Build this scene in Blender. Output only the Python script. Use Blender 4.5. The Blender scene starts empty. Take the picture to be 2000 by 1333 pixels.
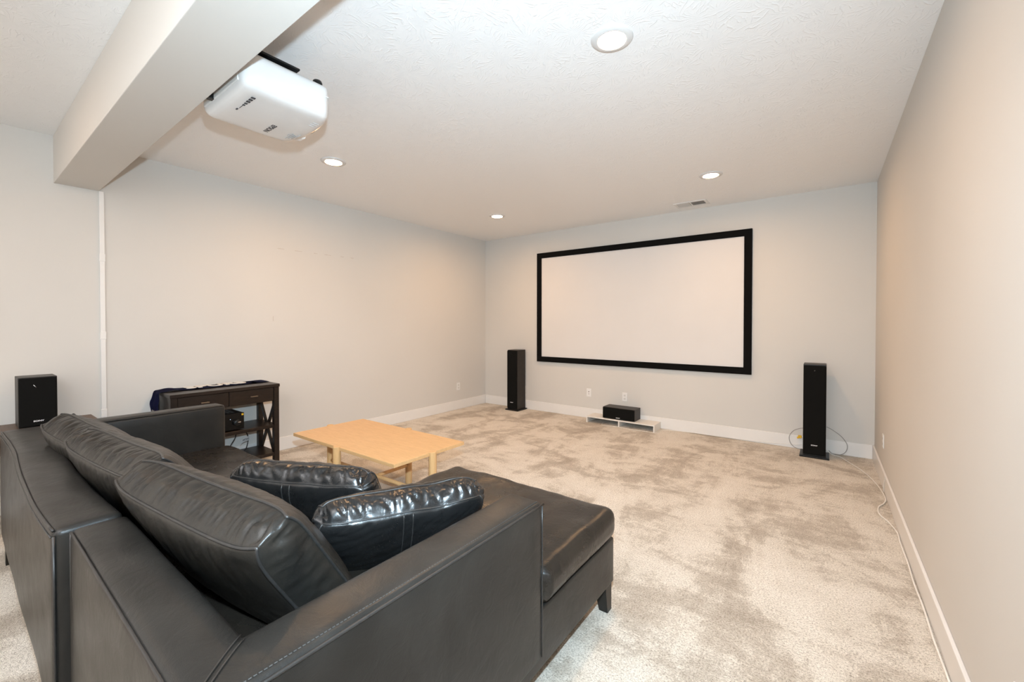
import bpy, bmesh, math, random
from mathutils import Vector, Matrix, Euler, noise

random.seed(7)
S = bpy.context.scene
COL = S.collection
PI = math.pi

# ------------------------------------------------------------------ camera, world, flash, exposure
cam_d = bpy.data.cameras.new('camera')
cam = bpy.data.objects.new('camera', cam_d)
COL.objects.link(cam)
cam.location = (4.5558, 0.0, 1.3220)
cam.rotation_euler = (PI / 2 - 0.012705, 0.0, 0.638613)
cam_d.sensor_width = 36.0
cam_d.lens = 822.506 * 36.0 / 2000.0
cam_d.shift_y = -23.2 / 2000.0
cam_d.clip_start = 0.02
cam_d.clip_end = 60
S.camera = cam

world = bpy.data.worlds.new('world')
S.world = world
world.use_nodes = True
world.node_tree.nodes['Background'].inputs[0].default_value = (0.8, 0.9, 1.0, 1)
world.node_tree.nodes['Background'].inputs[1].default_value = 0.0

S.view_settings.view_transform = 'Standard'
S.view_settings.look = 'None'
S.view_settings.exposure = 0.0
S.view_settings.gamma = 1.0
S.view_settings.use_curve_mapping = False

FLASH = 395.0      # the photographer's flash on top of the camera, pointing into the room
BOUNCE_FILL = 1520.0     # added fill spot, bounced off the ceiling and wall behind the camera
LAMP = 405.0       # radiance of the recessed lamps in view
REAR = 110.0       # radiance of the recessed lamps
WARM = (1.0, 0.57, 0.27)


def spot(name, loc, target, power, angle, radius, col):
    d = bpy.data.lights.new(name, 'SPOT')
    d.energy = power
    d.spot_size = math.radians(angle)
    d.spot_blend = 1.0
    d.shadow_soft_size = radius
    d.color = col
    o = bpy.data.objects.new(name, d)
    COL.objects.link(o)
    o.location = loc
    o.rotation_euler = (Vector(target) - Vector(loc)).to_track_quat('-Z', 'Y').to_euler()
    return o


spot('camera_flash', (4.556, 0.03, 1.57), (1.3, 4.3, 1.35), FLASH, 145, 0.025, (0.64, 0.845, 1.0))
spot('added_bounce_fill', (4.40, -0.05, 1.60), (3.2, -2.2, 2.7), BOUNCE_FILL, 120, 0.05, (0.90, 0.91, 0.95))  # unseen spot added for soft cool fill from the rear of the room

W, D, H, YB = 4.955, 5.390, 2.70, -3.4

# lamps of the part of the room behind the camera (same downlights as in view)
for lx, ly in ((1.20, -0.30), (3.71, -0.45), (1.20, -2.5), (3.71, -2.5)):
    d = bpy.data.lights.new('downlight', 'AREA')
    d.shape = 'DISK'
    d.size = 0.11
    d.energy = REAR * PI * PI * 0.055 ** 2
    d.color = WARM
    o = bpy.data.objects.new('downlight', d)
    COL.objects.link(o)
    o.location = (lx, ly, 2.69)

# ------------------------------------------------------------------ material helpers


def nt(name):
    m = bpy.data.materials.new(name)
    m.use_nodes = True
    t = m.node_tree
    b = t.nodes['Principled BSDF']
    return m, t, b


def N(t, kind, **kw):
    n = t.nodes.new(kind)
    for k, v in kw.items():
        if k in n.inputs.keys():
            n.inputs[k].default_value = v
        else:
            setattr(n, k, v)
    return n


def coords(t, scale=(1, 1, 1), rot=(0, 0, 0), kind='Object'):
    c = N(t, 'ShaderNodeTexCoord')
    m = N(t, 'ShaderNodeMapping')
    m.inputs['Scale'].default_value = scale
    m.inputs['Rotation'].default_value = rot
    t.links.new(c.outputs[kind], m.inputs[0])
    return m.outputs[0]


def noise_n(t, vec, scale, detail=3, rough=0.5, dist=0.0):
    n = N(t, 'ShaderNodeTexNoise')
    n.inputs['Scale'].default_value = scale
    n.inputs['Detail'].default_value = detail
    n.inputs['Roughness'].default_value = rough
    n.inputs['Distortion'].default_value = dist
    t.links.new(vec, n.inputs['Vector'])
    return n.outputs[0]


def ramp(t, fac, stops):
    r = N(t, 'ShaderNodeValToRGB')
    e = r.color_ramp.elements
    while len(e) < len(stops):
        e.new(0.5)
    for el, (p, c) in zip(e, stops):
        el.position = p
        el.color = c if len(c) == 4 else (*c, 1)
    t.links.new(fac, r.inputs[0])
    return r.outputs[0]


def mathn(t, op, a, b=None, clamp=False):
    n = N(t, 'ShaderNodeMath', operation=op)
    n.use_clamp = clamp
    for i, v in enumerate((a, b)):
        if v is None:
            continue
        if isinstance(v, (int, float)):
            n.inputs[i].default_value = v
        else:
            t.links.new(v, n.inputs[i])
    return n.outputs[0]


def mixc(t, fac, a, b, mode='MIX'):
    n = N(t, 'ShaderNodeMix', data_type='RGBA', blend_type=mode)
    for sock, v in ((n.inputs['Factor'], fac), (n.inputs[6], a), (n.inputs[7], b)):
        if isinstance(v, (int, float)):
            sock.default_value = v
        elif isinstance(v, tuple):
            sock.default_value = v if len(v) == 4 else (*v, 1)
        else:
            t.links.new(v, sock)
    return n.outputs[2]


def bump(t, b, height, strength=0.3, dist=0.01, prev=None):
    n = N(t, 'ShaderNodeBump')
    n.inputs['Strength'].default_value = strength
    n.inputs['Distance'].default_value = dist
    t.links.new(height, n.inputs['Height'])
    if prev is not None:
        t.links.new(prev, n.inputs['Normal'])
    t.links.new(n.outputs[0], b.inputs['Normal'])
    return n.outputs[0]


def simple(name, col, rough=0.5, var=0.06, scale=40, bstr=0.0, spec=0.5, metal=0.0):
    m, t, b = nt(name)
    v = coords(t)
    n = noise_n(t, v, scale, 3)
    lo = tuple(c * (1 - var) for c in col)
    hi = tuple(min(1, c * (1 + var)) for c in col)
    t.links.new(ramp(t, n, [(0.3, lo), (0.7, hi)]), b.inputs['Base Color'])
    b.inputs['Roughness'].default_value = rough
    b.inputs['Specular IOR Level'].default_value = spec
    b.inputs['Metallic'].default_value = metal
    if bstr:
        bump(t, b, n, bstr, 0.002)
    return m


def paint(name, col):
    m, t, b = nt(name)
    v = coords(t)
    n = noise_n(t, v, 1.2, 2)
    t.links.new(ramp(t, n, [(0.3, tuple(c * .985 for c in col)), (0.7, tuple(c * 1.01 for c in col))]), b.inputs['Base Color'])
    b.inputs['Roughness'].default_value = 0.75
    b.inputs['Specular IOR Level'].default_value = 0.25
    bump(t, b, noise_n(t, v, 160, 2), 0.08, 0.002)
    return m


def ceiling_mat():
    m, t, b = nt('stomp_textured_ceiling_paint')
    v = coords(t)
    hs = None
    for sc, off, k in ((4.6, 0.0, 16.0), (6.6, 3.7, 13.0)):
        mp = N(t, 'ShaderNodeMapping')
        mp.inputs['Location'].default_value = (off, off * 1.7, 0)
        t.links.new(v, mp.inputs[0])
        wob = N(t, 'ShaderNodeVectorMath', operation='ADD')
        nz = N(t, 'ShaderNodeTexNoise')
        nz.inputs['Scale'].default_value = 9.0
        t.links.new(mp.outputs[0], nz.inputs['Vector'])
        sub = N(t, 'ShaderNodeVectorMath', operation='SCALE')
        t.links.new(nz.outputs['Color'], sub.inputs[0])
        sub.inputs['Scale'].default_value = 0.05
        t.links.new(mp.outputs[0], wob.inputs[0])
        t.links.new(sub.outputs[0], wob.inputs[1])
        flat = N(t, 'ShaderNodeVectorMath', operation='MULTIPLY')
        flat.inputs[1].default_value = (1, 1, 0)
        t.links.new(wob.outputs[0], flat.inputs[0])
        vo = N(t, 'ShaderNodeTexVoronoi', voronoi_dimensions='2D')
        vo.inputs['Scale'].default_value = sc
        t.links.new(flat.outputs[0], vo.inputs['Vector'])
        d = N(t, 'ShaderNodeVectorMath', operation='SUBTRACT')
        t.links.new(flat.outputs[0], d.inputs[0])
        t.links.new(vo.outputs['Position'], d.inputs[1])
        sp = N(t, 'ShaderNodeSeparateXYZ')
        t.links.new(d.outputs[0], sp.inputs[0])
        ang = mathn(t, 'ARCTAN2', sp.outputs[1], sp.outputs[0])
        rnd = noise_n(t, flat.outputs[0], 14, 2)
        a2 = mathn(t, 'ADD', mathn(t, 'MULTIPLY', ang, k), mathn(t, 'MULTIPLY', rnd, 5.0))
        stroke = mathn(t, 'POWER', mathn(t, 'ABSOLUTE', mathn(t, 'SINE', a2)), 22.0)
        mask = ramp(t, noise_n(t, flat.outputs[0], 17, 2), [(0.47, (0, 0, 0)), (0.62, (1, 1, 1))])
        h = mathn(t, 'MULTIPLY', stroke, mask)
        hs = h if hs is None else mathn(t, 'MAXIMUM', hs, h)
    n = noise_n(t, v, 60, 3)
    hh = mathn(t, 'ADD', hs, mathn(t, 'MULTIPLY', n, 0.30))
    b.inputs['Base Color'].default_value = (0.885, 0.885, 0.88, 1)
    b.inputs['Roughness'].default_value = 0.45
    b.inputs['Specular IOR Level'].default_value = 0.45
    bump(t, b, hh, 0.29, 0.006)
    return m


def carpet_mat():
    m, t, b = nt('beige_cut_pile_carpet')
    v = coords(t)
    va = coords(t, (1.0, 0.45, 1), (0, 0, 0.5))
    vb = coords(t, (0.5, 1.0, 1), (0, 0, -0.35))
    p1 = noise_n(t, va, 2.1, 8, 0.68, 0.7)
    p2 = noise_n(t, vb, 4.5, 7, 0.70, 0.6)
    p3 = noise_n(t, v, 30, 3, 0.7)
    patch = mathn(t, 'ADD', mathn(t, 'ADD', mathn(t, 'MULTIPLY', p1, 0.52), mathn(t, 'MULTIPLY', p2, 0.36)), mathn(t, 'MULTIPLY', p3, 0.12))
    base = ramp(t, patch, [(0.40, (0.44, 0.375, 0.30)), (0.465, (0.57, 0.505, 0.42)), (0.515, (0.75, 0.69, 0.60)), (0.61, (0.83, 0.775, 0.69))])
    f1 = noise_n(t, v, 120, 3, 0.75)
    f2 = noise_n(t, v, 330, 2, 0.6)
    fl = mathn(t, 'ADD', mathn(t, 'MULTIPLY', f1, 0.55), mathn(t, 'MULTIPLY', f2, 0.45))
    fleck = ramp(t, fl, [(0.36, (0.30, 0.255, 0.21)), (0.45, (0.84, 0.82, 0.79)), (0.56, (1.16, 1.16, 1.16))])
    t.links.new(mixc(t, 1.0, base, fleck, 'MULTIPLY'), b.inputs['Base Color'])
    b.inputs['Roughness'].default_value = 0.95
    b.inputs['Specular IOR Level'].default_value = 0.1
    b.inputs['Sheen Weight'].default_value = 0.15
    h = mathn(t, 'ADD', fl, mathn(t, 'MULTIPLY', patch, 0.8))
    bump(t, b, h, 0.8, 0.012)
    return m


def leather(name, col, rough, crease=0.25, grain=0.12, worn=None, coat=0.0, spec=0.42):
    m, t, b = nt(name)
    v = coords(t)
    n1 = noise_n(t, v, 5.0, 4, 0.55, 0.6)
    c2 = worn if worn else tuple(c * 1.5 for c in col)
    t.links.new(ramp(t, n1, [(0.35, col), (0.72, c2)]), b.inputs['Base Color'])
    r = N(t, 'ShaderNodeMapRange')
    r.inputs['To Min'].default_value = rough - 0.07
    r.inputs['To Max'].default_value = rough + 0.10
    t.links.new(noise_n(t, v, 11, 4, 0.6), r.inputs[0])
    t.links.new(r.outputs[0], b.inputs['Roughness'])
    b.inputs['Specular IOR Level'].default_value = spec
    b.inputs['Coat Weight'].default_value = coat
    b.inputs['Coat Roughness'].default_value = 0.15
    vo = N(t, 'ShaderNodeTexVoronoi', feature='DISTANCE_TO_EDGE')
    vo.inputs['Scale'].default_value = 330
    t.links.new(v, vo.inputs['Vector'])
    p = bump(t, b, vo.outputs['Distance'], grain, 0.002)
    bump(t, b, noise_n(t, v, 16, 5, 0.6, 1.4), crease, 0.010, p)
    return m


def wood(name, lo, hi, rough=0.4, scale=(1, 1, 1), dist=1.5):
    m, t, b = nt(name)
    v = coords(t, scale)
    n = noise_n(t, v, 9, 6, 0.62, dist)
    n2 = noise_n(t, v, 60, 3, 0.6)
    f = mathn(t, 'ADD', mathn(t, 'MULTIPLY', n, 0.7), mathn(t, 'MULTIPLY', n2, 0.3))
    t.links.new(ramp(t, f, [(0.35, lo), (0.65, hi)]), b.inputs['Base Color'])
    b.inputs['Roughness'].default_value = rough
    b.inputs['Specular IOR Level'].default_value = 0.35
    bump(t, b, f, 0.06, 0.002)
    return m


def fabric(name, col, scale=900, rough=0.9):
    m, t, b = nt(name)
    v = coords(t)
    n = noise_n(t, v, scale, 2)
    t.links.new(ramp(t, n, [(0.3, tuple(c * .75 for c in col)), (0.7, tuple(min(1, c * 1.15) for c in col))]), b.inputs['Base Color'])
    b.inputs['Roughness'].default_value = rough
    b.inputs['Specular IOR Level'].default_value = 0.15
    bump(t, b, n, 0.3, 0.002)
    return m


def emit(name, col, strength):
    m, t, b = nt(name)
    b.inputs['Base Color'].default_value = (0.9, 0.9, 0.9, 1)
    b.inputs['Emission Color'].default_value = (*col, 1)
    b.inputs['Emission Strength'].default_value = strength
    return m


M = {
    'wall': paint('greige_wall_paint', (0.66, 0.64, 0.603)),
    'beam': paint('greige_beam_paint', (0.66, 0.64, 0.603)),
    'ceil': ceiling_mat(),
    'carpet': carpet_mat(),
    'trim': simple('white_trim_paint', (0.80, 0.785, 0.76), 0.35, 0.015, 6),
    'leather': leather('worn_black_leather', (0.012, 0.0114, 0.0102), 0.35, 0.14, 0.12, (0.023, 0.0213, 0.0188), 0.0, 0.34),
    'cushion': leather('soft_black_leather', (0.011, 0.0103, 0.0092), 0.34, 0.16, 0.12, (0.024, 0.0210, 0.017), 0.0, 0.38),
    'gloss': leather('glossy_black_leather', (0.008, 0.008, 0.008), 0.26, 0.12, 0.06, (0.012, 0.012, 0.012), 0.0, 0.5),
    'seat': leather('brown_black_leather', (0.012, 0.0105, 0.009), 0.27, 0.20, 0.10, (0.022, 0.018, 0.014)),
    'thread': simple('grey_stitching', (0.036, 0.035, 0.033), 0.5, 0.1, 90),
    'pipe': simple('black_leather_welt', (0.022, 0.021, 0.020), 0.38, 0.15, 60),
    'legwood': wood('black_brown_leg_wood', (0.010, 0.009, 0.008), (0.022, 0.019, 0.016), 0.35, (6, 6, 1)),
    'espresso': wood('espresso_wood', (0.008, 0.0048, 0.0035), (0.021, 0.0130, 0.009), 0.36, (5, 1, 5)),
    'beech': wood('light_beech_wood', (0.60, 0.365, 0.165), (0.72, 0.455, 0.22), 0.38, (1, 7, 7), 0.8),
    'beechleg': wood('beech_leg_wood', (0.60, 0.36, 0.16), (0.71, 0.44, 0.205), 0.42, (7, 7, 1), 0.8),
    'endwood': wood('brown_table_wood', (0.085, 0.048, 0.028), (0.16, 0.095, 0.058), 0.42, (1, 6, 6)),
    'cab': wood('black_ash_vinyl', (0.016, 0.013, 0.011), (0.030, 0.024, 0.020), 0.42, (6, 6, 1)),
    'grille': fabric('black_grille_cloth', (0.0055, 0.0055, 0.005), 1400),
    'blackpl': simple('black_plastic', (0.008, 0.008, 0.008), 0.4, 0.1, 60, 0, 0.3),
    'blackgl': simple('gloss_black_plastic', (0.005, 0.005, 0.005), 0.22, 0.1, 60, 0, 0.25),
    'frame': fabric('black_velvet_frame', (0.0035, 0.0035, 0.0035), 1500),
    'screen': simple('matte_white_screen', (0.72, 0.705, 0.69), 0.9, 0.01, 3),
    'laminate': simple('white_laminate', (0.78, 0.75, 0.70), 0.4, 0.015, 8),
    'whitecase': simple('white_projector_case', (0.70, 0.69, 0.675), 0.36, 0.01, 20),
    'white': simple('white_plastic', (0.82, 0.815, 0.80), 0.33, 0.01, 20),
    'offwhite': simple('off_white_plastic', (0.74, 0.73, 0.70), 0.4, 0.02, 20),
    'grey': simple('grey_plastic', (0.25, 0.25, 0.25), 0.4, 0.05, 30),
    'silver': simple('brushed_silver', (0.65, 0.65, 0.66), 0.25, 0.05, 200, 0, 0.5, 0.9),
    'darkprint': simple('dark_grey_print', (0.035, 0.035, 0.04), 0.6, 0.05, 60),
    'greyprint': simple('light_grey_print', (0.45, 0.44, 0.43), 0.6, 0.05, 60),
    'whiteprint': simple('white_print', (0.85, 0.85, 0.85), 0.4, 0.02, 60),
    'navy': fabric('navy_knit', (0.012, 0.014, 0.055), 500),
    'knitwhite': fabric('white_knit', (0.78, 0.75, 0.70), 500),
    'wire': simple('white_cable_sheath', (0.84, 0.81, 0.75), 0.45, 0.05, 50),
    'greywire': simple('grey_cable_sheath', (0.30, 0.29, 0.28), 0.4, 0.05, 50),
    'blackwire': simple('black_cable_sheath', (0.010, 0.010, 0.010), 0.4, 0.05, 50),
    'yellow': simple('yellow_plastic', (0.75, 0.45, 0.02), 0.4, 0.05, 50),
    'scuff': simple('wall_scuff', (0.56, 0.515, 0.46), 0.8, 0.1, 60),
    'vent': simple('white_enamel', (0.76, 0.75, 0.73), 0.35, 0.01, 20),
    'dark': simple('dark_void', (0.012, 0.012, 0.012), 0.9, 0.1, 30),
    'lamp': emit('lamp_lens', WARM, LAMP),
    'bled': emit('blue_indicator', (0.35, 0.6, 1.0), 2.0),
    'darkframe': simple('bronze_pull', (0.16, 0.13, 0.10), 0.35, 0.1, 60, 0, 0.5, 0.6),
}

# ------------------------------------------------------------------ mesh helpers


def link(name, bm, mat, parent=None, smooth=False, loc=None):
    me = bpy.data.meshes.new(name)
    bmesh.ops.recalc_face_normals(bm, faces=bm.faces)
    bm.to_mesh(me)
    bm.free()
    me.materials.append(M[mat] if isinstance(mat, str) else mat)
    if smooth:
        for p in me.polygons:
            p.use_smooth = True
    o = bpy.data.objects.new(name, me)
    COL.objects.link(o)
    if parent:
        o.parent = parent
    if loc:
        o.location = loc
    return o


def tag(o, label=None, cat=None, group=None, kind=None):
    for k, v in (('label', label), ('category', cat), ('group', group), ('kind', kind)):
        if v:
            o[k] = v
    return o


def thing(name, label, cat, loc=(0, 0, 0), rot=(0, 0, 0), group=None):
    o = bpy.data.objects.new(name, None)
    o.empty_display_size = 0.05
    COL.objects.link(o)
    o.location = loc
    o.rotation_euler = rot
    return tag(o, label, cat, group)


def box(bm, c0, c1, bev=0.0, seg=2):
    c0, c1 = Vector(c0), Vector(c1)
    r = bmesh.ops.create_cube(bm, size=1.0)
    s = c1 - c0
    c = (c0 + c1) / 2
    for v in r['verts']:
        v.co = Vector((v.co.x * s.x, v.co.y * s.y, v.co.z * s.z)) + c
    if bev:
        es = set()
        for v in r['verts']:
            es.update(v.link_edges)
        bmesh.ops.bevel(bm, geom=list(es), offset=bev, segments=seg, affect='EDGES', profile=0.5)
    return bm


def B(c0, c1, bev=0.0, seg=2):
    return box(bmesh.new(), c0, c1, bev, seg)


def lathe(bm, prof, seg=32, axis='Z', at=(0, 0, 0)):
    """prof: list of (radius, height)."""
    rings = []
    for r, h in prof:
        ring = []
        if r < 1e-6:
            ring = [bm.verts.new(_ax(axis, 0, 0, h, at))]
        else:
            for i in range(seg):
                a = 2 * PI * i / seg
                ring.append(bm.verts.new(_ax(axis, r * math.cos(a), r * math.sin(a), h, at)))
        rings.append(ring)
    for a, b in zip(rings, rings[1:]):
        if len(a) == 1 and len(b) == 1:
            continue
        for i in range(seg):
            j = (i + 1) % seg
            if len(a) == 1:
                bm.faces.new((a[0], b[i], b[j]))
            elif len(b) == 1:
                bm.faces.new((a[i], a[j], b[0]))
            else:
                bm.faces.new((a[i], a[j], b[j], b[i]))
    return bm


def _ax(axis, x, y, h, at):
    v = {'Z': (x, y, h), 'Y': (x, h, y), 'X': (h, x, y)}[axis]
    return Vector(v) + Vector(at)


def smooth_path(pts, sub=6, closed=False):
    pts = [Vector(p) for p in pts]
    out = []
    n = len(pts)
    rng = range(n if closed else n - 1)
    for i in rng:
        if closed:
            p0, p1, p2, p3 = pts[i - 1], pts[i], pts[(i + 1) % n], pts[(i + 2) % n]
        else:
            p0, p1, p2, p3 = pts[max(i - 1, 0)], pts[i], pts[i + 1], pts[min(i + 2, n - 1)]
        for k in range(sub):
            t = k / sub
            out.append(0.5 * ((2 * p1) + (p2 - p0) * t + (2 * p0 - 5 * p1 + 4 * p2 - p3) * t * t + (3 * p1 - p0 - 3 * p2 + p3) * t ** 3))
    if not closed:
        out.append(pts[-1])
    return out


def tube(bm, path, r, seg=8, closed=False):
    n = len(path)
    rings = []
    prev = None
    for i, p in enumerate(path):
        if closed:
            d = (path[(i + 1) % n] - path[i - 1])
        else:
            d = path[min(i + 1, n - 1)] - path[max(i - 1, 0)]
        d.normalize()
        if prev is None:
            up = Vector((0, 0, 1)) if abs(d.z) < 0.9 else Vector((1, 0, 0))
            u = d.cross(up).normalized()
        else:
            u = (prev - d * prev.dot(d)).normalized()
        prev = u
        w = d.cross(u)
        rings.append([bm.verts.new(p + (u * math.cos(2 * PI * k / seg) + w * math.sin(2 * PI * k / seg)) * r) for k in range(seg)])
    for i in range(n if closed else n - 1):
        a, b = rings[i], rings[(i + 1) % n]
        for k in range(seg):
            j = (k + 1) % seg
            bm.faces.new((a[k], a[j], b[j], b[k]))
    if not closed:
        bm.faces.new(rings[0][::-1])
        bm.faces.new(rings[-1])
    return bm


def axis_list(h, r, n):
    """sample positions -h..h with dense samples in the rounded rim"""
    if r <= 0:
        return [-h + 2 * h * i / n for i in range(n + 1)]
    rim = [0.0, 0.12, 0.3, 0.55, 1.0]
    a = [-h + r * k for k in rim]
    inner = [(-h + r) + 2 * (h - r) * i / n for i in range(1, n)]
    return a + inner + [-x for x in a[::-1]]


def rbox(c0, c1, r=0.03, n=(10, 10, 10), bulge=None, wob=0.0, wfreq=4.0, deform=None, seed=0.0):
    """rounded, slightly bulging upholstered box"""
    c0, c1 = Vector(c0), Vector(c1)
    h = (c1 - c0) / 2
    c = (c0 + c1) / 2
    L = [axis_list(h[i], min(r, h[i] * 0.98), n[i]) for i in range(3)]
    bm = bmesh.new()
    vs = {}
    bulge = bulge or {}

    def vert(i, j, k):
        key = (i, j, k)
        if key in vs:
            return vs[key]
        q = Vector((L[0][i], L[1][j], L[2][k]))
        rr = min(r, h.x, h.y, h.z)
        inn = Vector([max(-(h[a] - rr), min(h[a] - rr, q[a])) for a in range(3)])
        d = q - inn
        if d.length > 1e-9:
            q2 = inn + d.normalized() * rr
        else:
            q2 = q.copy()
        u = [q[a] / h[a] for a in range(3)]
        for a, idx, last in ((0, i, len(L[0]) - 1), (1, j, len(L[1]) - 1), (2, k, len(L[2]) - 1)):
            o1, o2 = [b for b in range(3) if b != a]
            w = (1 - u[o1] ** 2) * (1 - u[o2] ** 2)
            if idx == 0 and ('-xyz'[a + 1:a + 2] and ('-' + 'xyz'[a]) in bulge):
                q2[a] -= bulge['-' + 'xyz'[a]] * w
            if idx == last and ('+' + 'xyz'[a]) in bulge:
                q2[a] += bulge['+' + 'xyz'[a]] * w
        q2 = q2 + c
        if wob:
            nn = noise.noise_vector(q2 * wfreq + Vector((seed, seed * 1.3, 0)))
            q2 = q2 + nn * wob
        if deform:
            q2 = deform(q2)
        vs[key] = bm.verts.new(q2)
        return vs[key]

    nx, ny, nz = len(L[0]) - 1, len(L[1]) - 1, len(L[2]) - 1
    for k in (0, nz):
        for i in range(nx):
            for j in range(ny):
                bm.faces.new((vert(i, j, k), vert(i + 1, j, k), vert(i + 1, j + 1, k), vert(i, j + 1, k)))
    for j in (0, ny):
        for i in range(nx):
            for k in range(nz):
                bm.faces.new((vert(i, j, k), vert(i + 1, j, k), vert(i + 1, j, k + 1), vert(i, j, k + 1)))
    for i in (0, nx):
        for j in range(ny):
            for k in range(nz):
                bm.faces.new((vert(i, j, k), vert(i, j + 1, k), vert(i, j + 1, k + 1), vert(i, j, k + 1)))
    return bm


def cushion(L, Hh, T, bf, bb, wr=0.006, pull=0.02, sag=0.0, n=44, m=32, ns=6, seed=0.0, strip=0.012, ears=0.5, tufts=(), soft=1.0, gath=0.0, rnd=0.0, wave=0.0):
    """boxed cushion: local x length, z height (0..Hh), y thickness (-y rear). Returns bmesh and the two seam loops."""
    bm = bmesh.new()

    def outline(s, t):
        x = s * L / 2 * (1 - pull * (1 - t * t))
        z = t * Hh / 2 * (1 - pull * 1.6 * (1 - s * s))
        z -= sag * (1 - s * s) * (t + 1) * 0.5
        k = abs(s) ** 7 * abs(t) ** 7
        x -= s * rnd * k
        z -= t * rnd * k
        z += wave * noise.noise(Vector((s * 2.6 + seed, seed, t)))
        return x, z

    def tw(s, t):
        k = (abs(s) ** 8) * (abs(t) ** 8)
        return T / 2 * (1 - (1 - ears) * k)

    def wrinkle(s, t, side):
        eT = math.exp(-(1 - abs(t)) * 5.0)
        eS = math.exp(-(1 - abs(s)) * 5.0)
        a = 0.6 - 2.4 * abs(noise.noise(Vector((s * L * 13 + 0.7 * t, t * 0.9 + seed, side * 3.1 + seed))))
        b = 0.6 - 2.4 * abs(noise.noise(Vector((s * 0.9 + seed, t * Hh * 13 + 0.7 * s, side * 5.7))))
        c = noise.noise(Vector((s * L * 7 + seed, t * Hh * 7, side * 2.3)))
        d = noise.noise(Vector((s * L * 15 + t * 4 + seed, t * Hh * 4 - s * 2, side * 1.3 + seed * 2)))
        ed = (1 - s ** 10) * (1 - t ** 10)
        # long soft folds running down from the seams, sharp on one side like creased leather
        q = noise.noise(Vector((s * L * 11 + 0.8 * t + seed, t * 1.1, side * 1.9 + seed)))
        fold = (1 - abs(q) * 2.2) * math.exp(-(1 - t) * 1.6)
        g = noise.noise(Vector((s * L * 34 + t * 1.5, t * 1.3 + seed, side * 4.4))) + 0.5 * noise.noise(Vector((s * L * 60 - t * 2, t * 1.7, seed)))
        q2 = noise.noise(Vector((s * L * 9 - t * 5 + seed * 3, t * 2.0 + s, side + seed)))
        fold2 = max(0.0, 1 - abs(q2) * 5)
        return wr * ed * (0.55 * a * eT + 0.55 * b * eS + 0.30 * c + 0.12 * d + gath * g * (0.9 * math.exp(-(1 - t) * 2.2) if side > 0 else 0.25 * eT) + soft * (0.8 * fold - 0.6 * fold2))

    def face_pt(s, t, side):
        x, z = outline(s, t)
        k = max(0.0, (1 - s * s) * (1 - t * t))
        bul = (bf if side > 0 else bb) * (k ** 0.55)
        for (ts, tt, tr, td) in tufts:
            rr = ((s - ts) / tr) ** 2 + ((t - tt) / tr) ** 2
            bul -= td * math.exp(-rr)
        y = tw(s, t) + bul + wrinkle(s, t, side)
        return Vector((x, side * y, z + Hh / 2))

    def spaced(k):
        return math.sin((k - 0.5) * PI) * 0.6 + (2 * k - 1) * 0.4

    S_ = [spaced(i / n) for i in range(n + 1)]
    T_ = [spaced(j / m) for j in range(m + 1)]
    grids = {}
    for side in (1, -1):
        g = [[bm.verts.new(face_pt(s, t, side)) for t in T_] for s in S_]
        grids[side] = g
        for i in range(n):
            for j in range(m):
                bm.faces.new((g[i][j], g[i + 1][j], g[i + 1][j + 1], g[i][j + 1]))
    ring = [(i, 0) for i in range(n)] + [(n, j) for j in range(m)] + [(i, m) for i in range(n, 0, -1)] + [(0, j) for j in range(m, 0, -1)]
    prev = [grids[1][i][j] for i, j in ring]
    for k in range(1, ns + 1):
        w = 1 - 2 * k / ns
        if k == ns:
            cur = [grids[-1][i][j] for i, j in ring]
        else:
            cur = []
            for i, j in ring:
                a, b = grids[1][i][j].co, grids[-1][i][j].co
                p = a.lerp(b, k / ns)
                s, t = S_[i], T_[j]
                out = Vector((s ** 7 if abs(s) > 0.9 else 0, 0, 0))
                o = Vector(((1 if i == n else -1 if i == 0 else 0), 0, (1 if j == m else -1 if j == 0 else 0)))
                corner = 1 - (abs(s) ** 10) * (abs(t) ** 10)
                along = s * L if j in (0, m) else t * Hh
                wv = noise.noise(Vector((along * 15 + seed + 0.5 * w, w * 0.45, seed + (3 if j in (0, m) else 9))))
                wv2 = noise.noise(Vector((along * 7 + seed - 0.9 * w, w * 0.6, seed * 2)))
                rid = 1 - min(1.0, abs(wv) * 3.2)
                amt = (1 - w * w) * (strip * corner - wr * 1.5 * rid * rid + wr * 1.0 * wv2) + (1 - abs(w)) * wr * 0.5
                if o.length:
                    p = p + o.normalized() * amt
                cur.append(bm.verts.new(p))
        q = len(ring)
        for a in range(q):
            b = (a + 1) % q
            bm.faces.new((prev[a], prev[b], cur[b], cur[a]))
        prev = cur
    loops = [[grids[side][i][j].co.copy() + Vector((0, side * 0.001, 0)) for i, j in ring] for side in (1, -1)]
    return bm, loops, face_pt


def text_mesh(body, size, mat, parent, mtx, name='lettering', sx=1.0, depth=0.0004, bold=0.0):
    cu = bpy.data.curves.new(name, 'FONT')
    cu.body = body
    cu.size = size
    cu.extrude = depth
    cu.offset = bold
    cu.align_x = 'CENTER'
    cu.align_y = 'CENTER'
    cu.resolution_u = 3
    tmp = bpy.data.objects.new('tmp', cu)
    me = bpy.data.meshes.new_from_object(tmp)
    bpy.data.objects.remove(tmp)
    bpy.data.curves.remove(cu)
    me.name = name
    for v in me.vertices:
        v.co.x *= sx
    me.transform(mtx)
    me.materials.clear()
    me.materials.append(M[mat])
    o = bpy.data.objects.new(name, me)
    COL.objects.link(o)
    o.parent = parent
    return o


def frame_m(origin, xdir, ydir):
    x = Vector(xdir).normalized()
    y = Vector(ydir).normalized()
    z = x.cross(y)
    m = Matrix((x, y, z)).transposed().to_4x4()
    m.translation = Vector(origin)
    return m


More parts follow.
